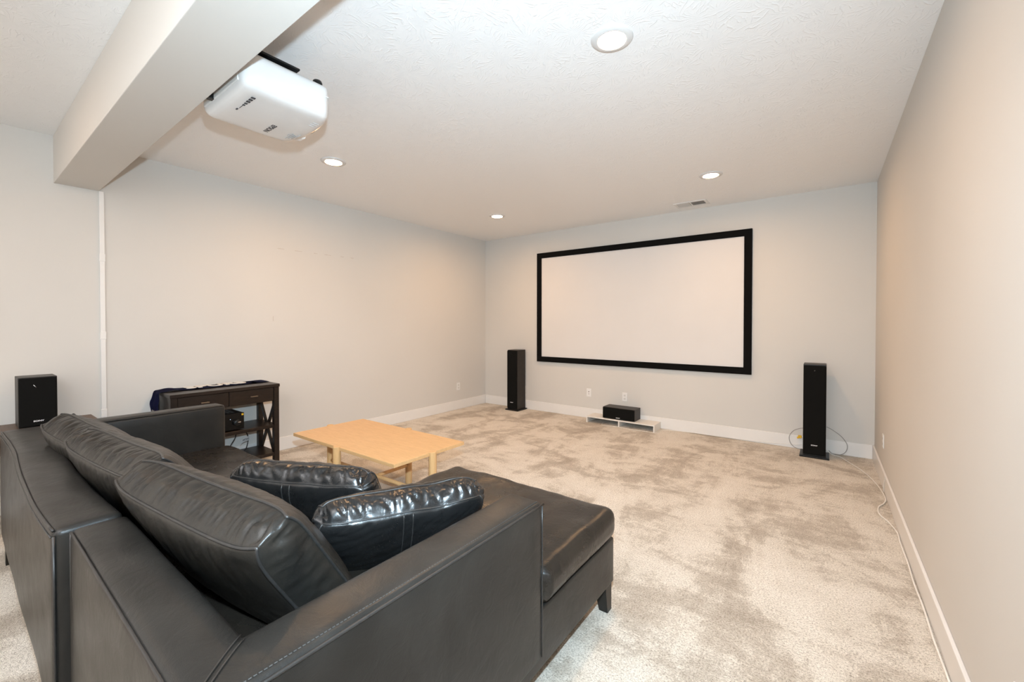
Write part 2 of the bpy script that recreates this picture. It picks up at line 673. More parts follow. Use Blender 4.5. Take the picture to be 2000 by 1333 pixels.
def copy_tree(o, parent=None):
    c = o.copy()
    COL.objects.link(c)
    if parent:
        c.parent = parent
    for ch in list(o.children):
        copy_tree(ch, c)
    return c


# ------------------------------------------------------------------ the setting


def struct(name, bm, mat, parent=None, label=None):
    o = link(name, bm, mat, parent)
    o['kind'] = 'structure'
    if label:
        o['label'] = label
    return o


T = 0.12
struct('floor', B((-T, YB - T, -0.1), (W + T, D + T, 0.0)), 'carpet', label='beige mottled cut pile carpet covering the whole room')
ceil_o = struct('ceiling', B((-T, YB - T, H), (W + T, D + T, H + 0.1)), 'ceil', label='white ceiling with stomped brush texture')
struct('wall_left', B((-T, YB - T, 0), (0, D + T, H)), 'wall', label='long greige wall behind the console table')
struct('wall_right', B((W, YB - T, 0), (W + T, D + T, H)), 'wall', label='blank greige wall at the right edge')
struct('wall_back', B((0, D, 0), (W, D + T, H)), 'wall', label='greige wall carrying the projection screen')
struct('wall_front', B((0, YB - T, 0), (W, YB, H)), 'wall', label='greige wall behind the camera')
BH, BT = 0.137, 0.015


def baseboard(name, c0, c1, label):
    return struct(name, B(c0, c1, 0.004, 2), 'trim', label=label)


baseboard('baseboard_left', (0, YB, 0), (BT, D, BH), 'white baseboard along the left wall')
baseboard('baseboard_right', (W - BT, YB, 0), (W, D, BH), 'white baseboard along the right wall')
baseboard('baseboard_back', (BT, D - BT, 0), (W - BT, D, BH), 'white baseboard under the projection screen')
baseboard('baseboard_front', (BT, YB, 0), (W - BT, YB + BT, BH), 'white baseboard behind the camera')
# dropped beam running across the room
struct('trim_1', B((0, 0.487, 2.357), (W, 0.728, H), 0.003, 2), 'beam', label='painted dropped ceiling beam crossing above the sofa')

# small scuffs on the left wall
sc = bmesh.new()
for (y0, y1, z) in ((2.06, 2.13, 2.104), (2.24, 2.32, 2.104), (2.45, 2.49, 2.105), (2.57, 2.65, 2.106), (2.77, 2.81, 2.108), (2.90, 2.94, 2.11)):
    box(sc, (0, y0, z - 0.003), (0.0006, y1, z + 0.003))
box(sc, (0, 2.012, 1.35), (0.0006, 2.018, 1.40))
o = link('scuff_mark', sc, 'scuff', bpy.data.objects['wall_left'])

# ------------------------------------------------------------------ ceiling lights


def downlight(label):
    t = thing('recessed_light', label, 'ceiling light', (0, 0, H), group='recessed ceiling lights')
    bm = lathe(bmesh.new(), [(0.1, 0.0), (0.1, -0.003), (0.096, -0.007), (0.072, -0.011), (0.067, -0.011), (0.066, -0.004), (0.066, 0.0)], 40)
    link('trim_ring', bm, 'whitecase', t, True)
    bm = lathe(bmesh.new(), [(0.0655, -0.0030), (0.04, -0.0045), (0.0, -0.0050)], 32)
    link('lens', bm, 'lamp', t, True)
    return t


dl = downlight('recessed light nearest the camera, high above the carpet in front of the sofa')
dl.location = (3.72, 1.935, H)
for (x, y), lab in (((1.20, 1.98), 'recessed light just beyond the projector, nearest the left wall'),
                    ((3.70, 4.235), 'recessed light beside the ceiling vent on the right'),
                    ((1.19, 4.215), 'farthest recessed light, near the back left corner')):
    c = copy_tree(dl)
    c.location = (x, y, H)
    c['label'] = lab

# ------------------------------------------------------------------ ceiling vent
v = thing('ceiling_vent', 'white slotted air register in the ceiling above the screen', 'vent', (3.318, 5.113, H))
bm = bmesh.new()
for c0, c1 in (((-0.175, -0.105, -0.008), (0.175, -0.075, 0)), ((-0.175, 0.075, -0.008), (0.175, 0.105, 0)),
               ((-0.175, -0.075, -0.008), (-0.145, 0.075, 0)), ((0.145, -0.075, -0.008), (0.175, 0.075, 0)), ((-0.008, -0.075, -0.007), (0.008, 0.075, 0))):
    box(bm, c0, c1, 0.002, 1)
link('frame', bm, 'vent', v)
link('backing', B((-0.146, -0.076, -0.0015), (0.146, 0.076, 0)), 'dark', v)
first = None
for sgn in (-1, 1):
    for i in range(12):
        x = sgn * (0.018 + i * 0.0108)
        bm = B((-0.0012, -0.074, -0.0045), (0.0012, 0.074, 0.0045))
        bmesh.ops.rotate(bm, verts=bm.verts, matrix=Matrix.Rotation(-sgn * 0.7, 3, 'Y'))
        s_ = link('slat', bm, 'vent', v)
        s_.location = (x, 0, -0.005)

# ------------------------------------------------------------------ projection screen
scr = thing('projection_screen', 'large wall mounted white projection screen with black velvet border', 'screen', (2.476, D - 0.001, 0.752))
x0, x1, z1, fw, fd = -1.426, 1.426, 1.632, 0.078, 0.034
bm = bmesh.new()
# mitred frame
for quad in (((x0, 0), (x1, 0), (x1 - fw, fw), (x0 + fw, fw)), ((x1, 0), (x1, z1), (x1 - fw, z1 - fw), (x1 - fw, fw)),
             ((x1, z1), (x0, z1), (x0 + fw, z1 - fw), (x1 - fw, z1 - fw)), ((x0, z1), (x0, 0), (x0 + fw, fw), (x0 + fw, z1 - fw))):
    f = [bm.verts.new((a, -fd, b)) for a, b in quad]
    r = [bm.verts.new((a, 0, b)) for a, b in quad]
    bm.faces.new(f)
    bm.faces.new(r[::-1])
    for i in range(4):
        j = (i + 1) % 4
        bm.faces.new((f[i], f[j], r[j], r[i]))
link('border', bm, 'frame', scr)
link('screen_surface', B((x0 + fw * 0.9, -0.022, fw * 0.9), (x1 - fw * 0.9, -0.016, z1 - fw * 0.9)), 'screen', scr)

# ------------------------------------------------------------------ outlets and raceway


def outlet(label, kind='duplex', group='wall plates'):
    """faces -y, centre at origin"""
    t = thing('wall_outlet' if kind == 'duplex' else 'coax_plate', label, 'outlet' if kind == 'duplex' else 'wall plate', group=group)
    link('cover_plate', B((-0.035, -0.006, -0.0575), (0.035, 0, 0.0575), 0.003, 2), 'white', t)
    if kind == 'duplex':
        for s in (-1, 1):
            r = link('receptacle', B((-0.017, -0.0075, s * 0.022 - 0.014), (0.017, -0.005, s * 0.022 + 0.014), 0.002, 2), 'offwhite', t)
            bm = bmesh.new()
            for dx in (-0.007, 0.006):
                box(bm, (dx - 0.001, -0.0079, s * 0.022 - 0.002), (dx + 0.001, -0.0074, s * 0.022 + 0.006))
            box(bm, (-0.002, -0.0079, s * 0.022 - 0.010), (0.002, -0.0074, s * 0.022 - 0.006))
            link('slots', bm, 'darkprint', r)
        link('screw', lathe(bmesh.new(), [(0.0, -0.0068), (0.003, -0.0065), (0.003, -0.005)], 10, 'Y'), 'offwhite', t)
    else:
        link('coax_jack', lathe(bmesh.new(), [(0.0, -0.016), (0.0045, -0.016), (0.0045, -0.008), (0.007, -0.008), (0.007, -0.005)], 14, 'Y', (0, 0, 0.013)), 'darkframe', t)
        link('phone_jack', B((-0.007, -0.0078, -0.024), (0.007, -0.005, -0.011), 0.001, 1), 'greyprint', t)
        for s in (-1, 1):
            link('screw', lathe(bmesh.new(), [(0.0, -0.0068), (0.003, -0.0065), (0.003, -0.005)], 10, 'Y', (0, 0, s * 0.045)), 'offwhite', t)
    return t


ou = outlet('white duplex outlet on the back wall right above the centre speaker')
ou.location = (2.427, D, 0.346)
for loc, rz, lab in (((0.0, 4.738, 0.352), PI / 2, 'white duplex outlet low on the left wall near the far corner'),
                     ((W, 4.617, 0.352), -PI / 2, 'white outlet on the right wall close to the right tower speaker'),
                     ((W, 1.585, 0.352), -PI / 2, 'white outlet on the right wall cut off by the bottom right corner of the photo')):
    c = copy_tree(ou)
    c.location = loc
    c.rotation_euler = (0, 0, rz)
    c['label'] = lab
cx_ = outlet('white coax and phone jack plate under the screen, left of the duplex outlet', 'coax')
cx_.location = (1.903, D, 0.355)

rw = thing('cable_raceway', 'slim white vertical cable cover running down the left wall from the beam', 'cable cover', (0, 0.741, 0))
link('cover', B((0, -0.0145, BH), (0.013, 0.0145, 2.357), 0.003, 2), 'trim', rw)
for z in (0.62, 1.23, 1.84):
    link('coupler', B((0, -0.0175, z - 0.03), (0.016, 0.0175, z + 0.03), 0.003, 2), 'trim', rw)

# ------------------------------------------------------------------ projector (hangs upside down from the ceiling)
pj = thing('projector', 'large white projector hanging upside down from the ceiling beside the beam', 'projector', (2.29, 1.0, 2.360), (0, 0, 0.0))


def proj_deform(p):
    # front end (+y) rounded in plan, underside edges rolled over
    y = p.y
    u = p.x / 0.25
    if y > 0.02:
        k = (y - 0.02) / 0.205
        p.y = 0.02 + 0.205 * k * (1 - 0.28 * abs(u) ** 2.6 * k)
    # the sloping side walls
    p.x *= 1 - 0.035 * (1 - p.z / 0.17)
    return p


link('body', rbox((-0.255, -0.225, 0.0), (0.255, 0.225, 0.165), 0.045, (14, 14, 4), {'-z': 0.010, '+x': 0.004, '-x': 0.004}, 0, 1, proj_deform), 'whitecase', pj, True)
bm = rbox((-0.2565, -0.2265, 0.099), (0.2565, 0.2265, 0.103), 0.003, (14, 14, 2), None, 0, 1, proj_deform)
link('case_seam', bm, 'offwhite', pj, True)
link('lens_barrel', lathe(bmesh.new(), [(0.0, 0.19), (0.05, 0.19), (0.062, 0.20), (0.066, 0.226), (0.056, 0.228), (0.050, 0.215), (0.0, 0.21)], 32, 'Y', (-0.02, 0, 0.085)), 'grey', pj, True)
link('air_vent', B((-0.235, 0.150, 0.035), (-0.10, 0.196, 0.12), 0.008, 2), 'offwhite', pj)
# adjusting feet on the ceiling-side
for x, y in ((0.17, 0.15), (-0.17, 0.12)):
    link('foot', lathe(bmesh.new(), [(0.0, 0.205), (0.020, 0.205), (0.024, 0.195), (0.024, 0.172), (0.014, 0.168), (0.012, 0.155)], 20, 'Z', (x, y, 0)), 'blackpl', pj, True)
link('front_foot', rbox((-0.195, 0.150, 0.020), (-0.125, 0.246, 0.060), 0.012, (4, 4, 3)), 'white', pj, True)
link('rear_panel', B((-0.20, -0.2285, 0.03), (0.20, -0.215, 0.13), 0.004, 2), 'offwhite', pj)
pn = [o for o in COL.objects if o.name.startswith('rear_panel')][0]
for x in (-0.15, -0.10, -0.05, 0.0, 0.05, 0.11):
    link('port', B((x - 0.014, -0.2315, 0.06), (x + 0.014, -0.226, 0.085), 0.002, 1), 'darkprint', pn)
link('cable_plug', B((-0.105, -0.262, 0.030), (-0.070, -0.222, 0.058), 0.004, 2), 'blackpl', pj)
# bracket and arms up to the ceiling
br = link('ceiling_bracket', B((-0.20, -0.18, 0.322), (-0.06, -0.05, 0.340), 0.004, 2), 'blackpl', pj)
link('bracket_pole', lathe(bmesh.new(), [(0.022, 0.176), (0.022, 0.325)], 20, 'Z', (-0.13, -0.11, 0)), 'blackpl', br)
link('mounting_plate', B((-0.17, -0.17, 0.176), (0.235, 0.03, 0.186), 0.003, 2), 'blackpl', pj)
for a in range(4):
    an = PI / 4 + a * PI / 2
    bm = B((0.0, -0.012, 0.168), (0.26, 0.012, 0.176), 0.002, 1)
    bmesh.ops.rotate(bm, verts=bm.verts, matrix=Matrix.Rotation(an, 3, 'Z'))
    link('bracket_arm', bm, 'blackpl', pj)
# print on the underside (reads towards the screen, so it is upside down from here)
mtx = frame_m((-0.085, 0.03, -0.0106), (-1, 0, 0), (0, 1, 0))
text_mesh('EPSON', 0.034, 'darkprint', pj, mtx, sx=1.1, bold=0.0004)
ic = bmesh.new()
for i, (dx, w, hgt) in enumerate(((0.0, 0.012, 0.012), (0.026, 0.015, 0.015), (0.052, 0.015, 0.015), (0.078, 0.013, 0.017), (-0.022, 0.009, 0.010))):
    x, y = 0.085 + dx, -0.150
    for c0, c1 in (((x - w / 2, y - hgt / 2), (x + w / 2, y - hgt / 4)), ((x - w / 2, y + hgt / 4), (x + w / 2, y + hgt / 2)), ((x - w / 2, y - hgt / 2), (x - w / 4, y + hgt / 2)), ((x + w / 5, y - hgt / 3), (x + w / 2, y + hgt / 3))):
        box(ic, (*c0, -0.0085), (*c1, -0.0065))
box(ic, (0.015, -0.152, -0.0085), (0.055, -0.1505, -0.0065))
box(ic, (-0.012, -0.158, -0.0085), (0.004, -0.151, -0.0065))
link('port_symbols', ic, 'darkprint', pj)
for i, (xa, ya, w) in enumerate(((-0.235, 0.135, 0.09), (-0.225, 0.147, 0.07), (-0.215, 0.159, 0.05), (-0.190, 0.170, 0.06), (-0.19, 0.125, 0.03))):
    link('fine_print', B((xa + 0.09, ya, -0.0085), (xa + 0.09 + w, ya + 0.0022, -0.0045)), 'greyprint', pj)
for i in range(3):
    link('fine_print', B((0.105 + i * 0.022, 0.135, -0.007), (0.1066 + i * 0.022, 0.165, -0.004)), 'greyprint', pj)

cb = bmesh.new()
tube(cb, smooth_path([(2.30, 0.7665, 2.45), (2.30, 0.748, 2.452), (2.32, 0.7355, 2.50), (2.30, 0.7355, 2.60), (2.27, 0.75, 2.695)], 6), 0.006, 8)
tag(link('projector_cable', cb, 'blackwire', None, True), 'black cable running from the back of the projector up along the beam', 'cable')

# ------------------------------------------------------------------ speakers


def tower(label, loc, rz):
    t = thing('tower_speaker', label, 'speaker', loc, (0, 0, rz), 'floor standing tower speakers')
    link('plinth', B((-0.12, -0.125, 0.0), (0.12, 0.125, 0.018), 0.003, 2), 'blackpl', t)
    link('cabinet', B((-0.0925, -0.097, 0.018), (0.0925, 0.115, 0.922), 0.003, 2), 'cab', t)
    g = link('grille', B((-0.0905, -0.117, 0.030), (0.0905, -0.097, 0.912), 0.012, 3), 'grille', t)
    text_mesh('SONY', 0.0135, 'whiteprint', g, frame_m((0, -0.1174, 0.125), (1, 0, 0), (0, 0, 1)), sx=1.45, bold=0.0005)
    link('tweeter_glint', lathe(bmesh.new(), [(0.0, -0.1182), (0.006, -0.1178), (0.008, -0.1165)], 14, 'Y', (0.0, 0, 0.862)), 'blackgl', g, True)
    for z in (0.25, 0.45):
        link('terminal', lathe(bmesh.new(), [(0.012, 0.114), (0.012, 0.124), (0.0, 0.125)], 12, 'Y', (0, 0, z)), 'grey', t)
    return t


tw = tower('black tower speaker standing left of the screen by the far corner', (0.742, 5.246, 0), 0.0)
t2 = copy_tree(tw)
t2.location = (4.482, 5.195, 0)
t2['label'] = 'black tower speaker right of the screen with white wires looped behind it'

cs = thing('center_speaker', 'black horizontal centre speaker lying on the low white stand under the screen', 'speaker', (2.43, 5.255, 0.085))
link('cabinet', B((-0.215, -0.09, 0.0), (0.215, 0.115, 0.147), 0.003, 2), 'cab', cs)
g = link('grille', B((-0.212, -0.108, 0.003), (0.212, -0.09, 0.144), 0.010, 3), 'grille', cs)
text_mesh('SONY', 0.0135, 'whiteprint', g, frame_m((0, -0.1084, 0.022), (1, 0, 0), (0, 0, 1)), sx=1.45, bold=0.0005)

st = thing('speaker_stand', 'low white two bay laminate stand on the carpet under the screen', 'stand', (2.448, 5.253, 0))
link('top_board', B((-0.457, -0.125, 0.070), (0.457, 0.12, 0.085), 0.001, 1), 'laminate', st)
for x in (-0.457, -0.0085, 0.440):
    link('leg_panel', B((x, -0.125, 0.0), (x + 0.017, 0.12, 0.070), 0.001, 1), 'laminate', st)

bs = thing('bookshelf_speaker', 'black bookshelf speaker on the brown end table behind the sofa', 'speaker', (0.20, 0.372, 0.627), (0, 0, PI / 2))
link('cabinet', B((-0.089, -0.085, 0.0), (0.089, 0.115, 0.335), 0.003, 2), 'cab', bs)
g = link('grille', B((-0.087, -0.103, 0.004), (0.087, -0.085, 0.331), 0.010, 3), 'grille', bs)
text_mesh('SONY', 0.0130, 'whiteprint', g, frame_m((0, -0.1034, 0.040), (1, 0, 0), (0, 0, 1)), sx=1.4, bold=0.0004)
bm = bmesh.new()
tube(bm, [Vector((-0.022, -0.1035, 0.285)), Vector((-0.016, -0.1038, 0.276)), Vector((-0.009, -0.1035, 0.266))], 0.0025, 6)
link('tweeter_glint', bm, 'silver', g, True)

et = thing('end_table', 'brown wooden end table against the left wall holding the bookshelf speaker', 'table', (0.0, 0.0, 0))
link('table_top', B((0.03, 0.02, 0.597), (0.60, 0.665, 0.627), 0.004, 2), 'endwood', et)
for x in (0.05, 0.535):
    for y in (0.05, 0.59):
        link('leg', B((x, y, 0), (x + 0.045, y + 0.045, 0.597), 0.003, 1), 'endwood', et)
bm = bmesh.new()
for c0, c1 in (((0.095, 0.06, 0.52), (0.535, 0.08, 0.597)), ((0.095, 0.605, 0.52), (0.535, 0.625, 0.597)), ((0.06, 0.095, 0.52), (0.08, 0.59, 0.597)), ((0.55, 0.095, 0.52), (0.57, 0.59, 0.597))):
    box(bm, c0, c1, 0.002, 1)
link('apron', bm, 'endwood', et)
bm = bmesh.new()
tube(bm, smooth_path([(0.085, 0.45, 0.632), (0.09, 0.50, 0.631), (0.10, 0.545, 0.640), (0.105, 0.560, 0.655), (0.11, 0.575, 0.640), (0.10, 0.60, 0.632)], 6), 0.005, 8)
tag(link('speaker_cable', bm, 'blackwire', None, True), 'short black cable loop on the end table beside the bookshelf speaker', 'cable')

# ------------------------------------------------------------------ console table with drawers, shelves and X sides
ct = thing('console_table', 'espresso brown console table with two drawers and X braced sides', 'table', (0.0, 1.468, 0))
X0, X1, YH = 0.035, 0.415, 0.412
link('table_top', B((X0 - 0.005, -YH - 0.005, 0.729), (X1 + 0.006, YH + 0.005, 0.757), 0.003, 2), 'espresso', ct)
for x in (X0, X1 - 0.045):
    for y in (-YH, YH - 0.045):
        link('leg', B((x, y, 0), (x + 0.045, y + 0.045, 0.729), 0.002, 1), 'espresso', ct)
bm = bmesh.new()
box(bm, (X0 + 0.005, -YH + 0.045, 0.598), (X0 + 0.02, YH - 0.045, 0.729))
box(bm, (X0 + 0.045, -YH + 0.006, 0.598), (X1 - 0.045, -YH + 0.024, 0.729))
box(bm, (X0 + 0.045, YH - 0.024, 0.598), (X1 - 0.045, YH - 0.006, 0.729))
box(bm, (X0 + 0.02, -YH + 0.024, 0.598), (X1 - 0.02, YH - 0.024, 0.61))
link('drawer_case', bm, 'espresso', ct)
for y0, y1, yp in ((-YH + 0.047, -0.006, -0.183), (-0.001, YH - 0.047, 0.192)):
    d = link('drawer', B((X1 - 0.025, y0, 0.600), (X1 - 0.004, y1, 0.727), 0.002, 1), 'espresso', ct)
    bm = B((X1 + 0.010, yp - 0.030, 0.660), (X1 + 0.018, yp + 0.030, 0.670), 0.002, 1)
    for s in (-1, 1):
        box(bm, (X1 - 0.005, yp + s * 0.022 - 0.004, 0.661), (X1 + 0.012, yp + s * 0.022 + 0.004, 0.669))
    link('drawer_pull', bm, 'darkframe', d)
link('shelf', B((X0 + 0.01, -YH + 0.01, 0.346), (X1 - 0.008, YH - 0.01, 0.376), 0.002, 1), 'espresso', ct)
link('shelf', B((X0 + 0.01, -YH + 0.01, 0.083), (X1 - 0.008, YH - 0.01, 0.113), 0.002, 1), 'espresso', ct)
for y in (-YH + 0.022, YH - 0.022):
    for s_up in (0, 1):
        a = Vector((X0 + 0.045, y + (0.008 if s_up else -0.008), 0.113 if s_up else 0.598))
        b = Vector((X1 - 0.045, a.y, 0.598 if s_up else 0.113))
        dv = (b - a)
        bm = B((-dv.length / 2, -0.008, -0.015), (dv.length / 2, 0.008, 0.015))
        bmesh.ops.rotate(bm, verts=bm.verts, matrix=Matrix.Rotation(-math.atan2(dv.z, dv.x), 3, 'Y'))
        bmesh.ops.translate(bm, verts=bm.verts, vec=(a + b) / 2)
        link('cross_brace', bm, 'espresso', ct)

# AV receiver on the middle shelf
rc = thing('av_receiver', 'black audio receiver on the middle shelf of the console table', 'receiver', (0.235, 1.378, 0.376), (0, 0, PI / 2))
link('case', B((-0.215, -0.128, 0.010), (0.215, 0.13, 0.150), 0.003, 2), 'blackpl', rc)
fp = link('front_panel', B((-0.217, -0.140, 0.008), (0.217, -0.127, 0.152), 0.003, 2), 'blackgl', rc)
for x, r_ in ((0.155, 0.028), (-0.15, 0.028)):
    k = link('knob', lathe(bmesh.new(), [(0.0, -0.166), (r_ * .85, -0.166), (r_, -0.162), (r_, -0.139)], 28, 'Y', (x, 0, 0.07)), 'blackpl', fp, True)
link('knob_glint', B((0.158, -0.168, 0.072), (0.182, -0.164, 0.078), 0.001, 1), 'silver', fp)
link('power_light', B((0.105, -0.1415, 0.103), (0.109, -0.139, 0.107)), 'bled', fp)
link('sticker', B((0.196, -0.1408, 0.128), (0.212, -0.1395, 0.144)), 'yellow', fp)
link('display_window', B((-0.11, -0.1408, 0.085), (0.09, -0.1395, 0.125), 0.0005, 1), 'blackgl', fp)
bm = bmesh.new()
for i in range(10):
    for j in range(3):
        box(bm, (-0.15 + i * 0.033, -0.06 + j * 0.06, 0.1498), (-0.132 + i * 0.033, -0.015 + j * 0.06, 0.1506))
link('top_vents', bm, 'grey', rc)
for x in (-0.17, 0.17):
    for y in (-0.09, 0.09):
        link('foot', lathe(bmesh.new(), [(0.0, 0.0), (0.018, 0.0), (0.018, 0.011)], 14, 'Z', (x, y, 0)), 'blackpl', rc)

bm = bmesh.new()
tube(bm, smooth_path([(0.15, 1.62, 0.345), (0.15, 1.612, 0.29), (0.15, 1.60, 0.25), (0.16, 1.562, 0.195), (0.17, 1.55, 0.15), (0.18, 1.56, 0.118), (0.19, 1.62, 0.117), (0.17, 1.68, 0.13), (0.15, 1.712, 0.20), (0.15, 1.712, 0.25), (0.15, 1.69, 0.31), (0.15, 1.675, 0.345)], 6), 0.0045, 8)
pc = tag(link('power_cord', bm, 'blackwire', None, True), 'black power cord looping under the receiver shelf of the console', 'cable')
bm = bmesh.new()
pts = [(0.155, 1.640, 0.17), (0.157, 1.66, 0.197), (0.158, 1.69, 0.207), (0.157, 1.716, 0.210)]
lo = [bm.verts.new((x, y, z)) for x, y, z in pts]
up = [bm.verts.new((x + 0.0, y + 0.006, z + 0.042)) for x, y, z in pts]
for i in range(3):
    bm.faces.new((lo[i], lo[i + 1], up[i + 1], up[i]))
bmesh.ops.solidify(bm, geom=bm.faces[:], thickness=0.0008)
tg = link('paper_tag', bm, 'whiteprint', pc)
text_mesh('ARTHIS', 0.022, 'darkprint', tg, frame_m((0.1600, 1.690, 0.226), (0, 1, 0.12), (0, -0.12, 1)), sx=0.8)

# team scarf lying along the back half of the console top
scf = thing('scarf', 'navy blue knitted scarf with white letters draped along the console table', 'scarf', (0, 0, 0))
bm = bmesh.new()
rows = []
path = []
for i in range(60):
    y = 1.875 - i * (1.875 - 1.050) / 59
    bumpz = 0.012 * max(0, math.sin((y - 1.06) * 26)) * math.exp(-((y - 1.16) / 0.09) ** 2) + 0.004 * noise.noise(Vector((y * 9, 0, 3)))
    path.append((y, 0.7605 + max(0.0, bumpz) + 0.002))
path += [(1.038, 0.757), (1.034, 0.742), (1.033, 0.72)] + [(1.032 - 0.006 * math.sin(i * 0.9), 0.70 - i * 0.022) for i in range(6)]
nw = 14
for (y, z) in path:
    row = []
    for k in range(nw + 1):
        u = k / nw
        x = 0.05 + 0.195 * u + 0.012 * noise.noise(Vector((y * 5, z * 6, 1.0)))
        if y < 1.045:
            x = 0.055 + 0.16 * u + 0.012 * math.sin(z * 30)
            yy = y - 0.010 * (1 + math.sin(u * 9 + z * 12)) * min(1, (0.757 - z) * 14)
            row.append(bm.verts.new((x, yy, z)))
        else:
            zz = z + 0.004 * max(0, noise.noise(Vector((y * 14, u * 3, 0))))
            row.append(bm.verts.new((x, y, zz)))
    rows.append(row)
for a, b in zip(rows, rows[1:]):
    for k in range(nw):
        bm.faces.new((a[k], a[k + 1], b[k + 1], b[k]))
bmesh.ops.solidify(bm, geom=bm.faces[:], thickness=-0.003)
link('knit_body', bm, 'navy', scf, True)
bm = bmesh.new()
for k in range(8):
    u0 = 0.058 + 0.152 * k / 8
    z0 = 0.592 + 0.014 * (k % 2)
    a = [bm.verts.new(p) for p in ((u0, 1.018, z0), (u0 + 0.019, 1.018, z0 + 0.005), (u0 + 0.017, 1.017, z0 - 0.060), (u0 + 0.002, 1.017, z0 - 0.060))]
    bm.faces.new(a)
bmesh.ops.solidify(bm, geom=bm.faces[:], thickness=0.002)
link('fringe', bm, 'knitwhite', scf)
text_mesh('SPURS', 0.185, 'knitwhite', scf, frame_m((0.152, 1.455, 0.7705), (0, 1, 0), (-1, 0, 0.0)), sx=0.92, depth=0.0022, bold=0.005)

# ------------------------------------------------------------------ coffee table
kt = thing('coffee_table', 'light beech coffee table with round legs and crossed stretchers', 'table', (1.79, 1.965, 0))
TX, TY, TZ = 0.632, 0.316, 0.45
link('table_top', B((-TX, -TY, TZ - 0.024), (TX, TY, TZ), 0.002, 2), 'beech', kt)
LEGR = 0.027
legs = [(0.0, -TY - 0.004), (TX + 0.004, 0.0), (0.0, TY + 0.004), (-TX - 0.004, 0.0)]
for x, y in legs:
    prof = [(0.0, 0.0), (LEGR - 0.003, 0.0), (LEGR, 0.003), (LEGR, TZ + 0.001), (LEGR - 0.003, TZ + 0.004), (0.0, TZ + 0.004)]
    link('leg', lathe(bmesh.new(), prof, 24, 'Z', (x, y, 0)), 'beechleg', kt)
for a, b, z in ((legs[3], legs[1], 0.155), (legs[0], legs[2], 0.150)):
    bm = bmesh.new()
    tube(bm, [Vector((*a, z)), Vector((*b, z))], 0.014, 14)
    link('stretcher', bm, 'beechleg', kt, True)

# ------------------------------------------------------------------ sectional sofa


def sofa_leg(parent, x, y, dx, dy):
    """tapered block leg, outer faces towards dx, dy"""
    bm = bmesh.new()
    tp, bt, zt = 0.068, 0.042, 0.17
    f = []
    for z, w in ((0.0, bt), (zt, tp)):
        xs = (x, x - dx * w)
        ys = (y, y - dy * w)
        f.append([bm.verts.new((xs[i], ys[j], z)) for i, j in ((0, 0), (1, 0), (1, 1), (0, 1))])
    for i in range(4):
        j = (i + 1) % 4
        bm.faces.new((f[0][i], f[0][j], f[1][j], f[1][i]))
    bm.faces.new(f[0])
    bm.faces.new(f[1])
    return link('leg', bm, 'legwood', parent)


def piping(parent, pts, r=0.0035, sub=1, closed=False, mat='pipe', name='piping'):
    bm = bmesh.new()
    p = smooth_path(pts, sub, closed) if sub > 1 else [Vector(q) for q in pts]
    tube(bm, p, r, 6, closed)
    return link(name, bm, mat, parent, True)


def wavy(a, b, n, amp, seed):
    a, b = Vector(a), Vector(b)
    return [a.lerp(b, i / n) + Vector((0, noise.noise(Vector((i * 0.35, seed, 0))), 0.6 * noise.noise(Vector((seed, i * 0.35, 0))))) * amp for i in range(n + 1)]


ZT = 0.715
# --- left unit (two seater with the far arm)
LX0, LX1, LY0, LY1 = 0.81, 2.742, 0.180, 1.245
su = thing('sofa_section', 'black leather sofa section with far left arm, its back to the camera', 'sofa')


def back_sag(p):
    # the loosely stretched leather dips along the middle of the top
    if p.z > 0.6:
        u = (p.x - LX0) / (LX1 - LX0)
        p.z -= 0.010 * math.sin(max(0, min(1, u)) * PI) * (p.z - 0.6) / 0.115
        p.y += 0.012 * math.sin(u * 2 * PI) * (p.z - 0.6) / 0.115
    return p


link('back_rest', rbox((LX0, LY0, 0.115), (LX1, 0.340, ZT), 0.022, (40, 6, 12), {'+z': 0.006, '-y': 0.012}, 0.004, 3.0, back_sag, 1.0), 'leather', su, True)
link('arm_rest', rbox((LX0, 0.338, 0.115), (0.965, LY1, ZT), 0.022, (6, 24, 12), {'+z': 0.006, '+x': 0.006}, 0.003, 3.0, None, 2.0), 'leather', su, True)
link('base', rbox((0.965, 0.34, 0.125), (LX1, 1.235, 0.300), 0.012, (16, 8, 4)), 'leather', su, True)
link('seat_cushion', rbox((0.968, 0.342, 0.295), (LX1 - 0.004, 1.275, 0.425), 0.045, (36, 24, 5), {'+z': 0.025, '+y': 0.015}, 0.007, 5.0, None, 3.0), 'seat', su, True)
for x, y, dx, dy in ((LX0 + 0.125, LY0 + 0.005, -1, -1), (LX0 + 0.02, LY1 - 0.02, -1, 1), (LX1 - 0.10, LY0 + 0.02, 1, -1), (LX1 - 0.03, LY1 - 0.02, 1, 1)):
    sofa_leg(su, x, y, dx, dy)


def edge_path(f, n=40):
    return [f(i / n) for i in range(n + 1)]


piping(su, edge_path(lambda u: back_sag(Vector((LX0 + 0.02 + u * (LX1 - LX0 - 0.03), LY0 + 0.004, ZT - 0.004)) + noise.noise_vector(Vector((LX0 + u * (LX1 - LX0), LY0, ZT)) * 3.0 + Vector((1, 1.3, 0))) * 0.004)), 0.0042)
piping(su, edge_path(lambda u: back_sag(Vector((LX0 + 0.02 + u * (LX1 - LX0 - 0.03), LY0 - 0.001, ZT - 0.022)) + noise.noise_vector(Vector((LX0 + u * (LX1 - LX0), LY0, ZT)) * 3.0 + Vector((1, 1.3, 0))) * 0.004)), 0.0022, mat='thread', name='stitching')
piping(su, [(0.958, 0.35, ZT - 0.004)] + [(0.961, 0.35 + i * 0.0875, ZT - 0.003) for i in range(1, 11)], 0.0035)
piping(su, [(LX1 - 0.002, LY0 + 0.004, z) for z in (0.14, 0.3, 0.5, ZT - 0.02)], 0.004)

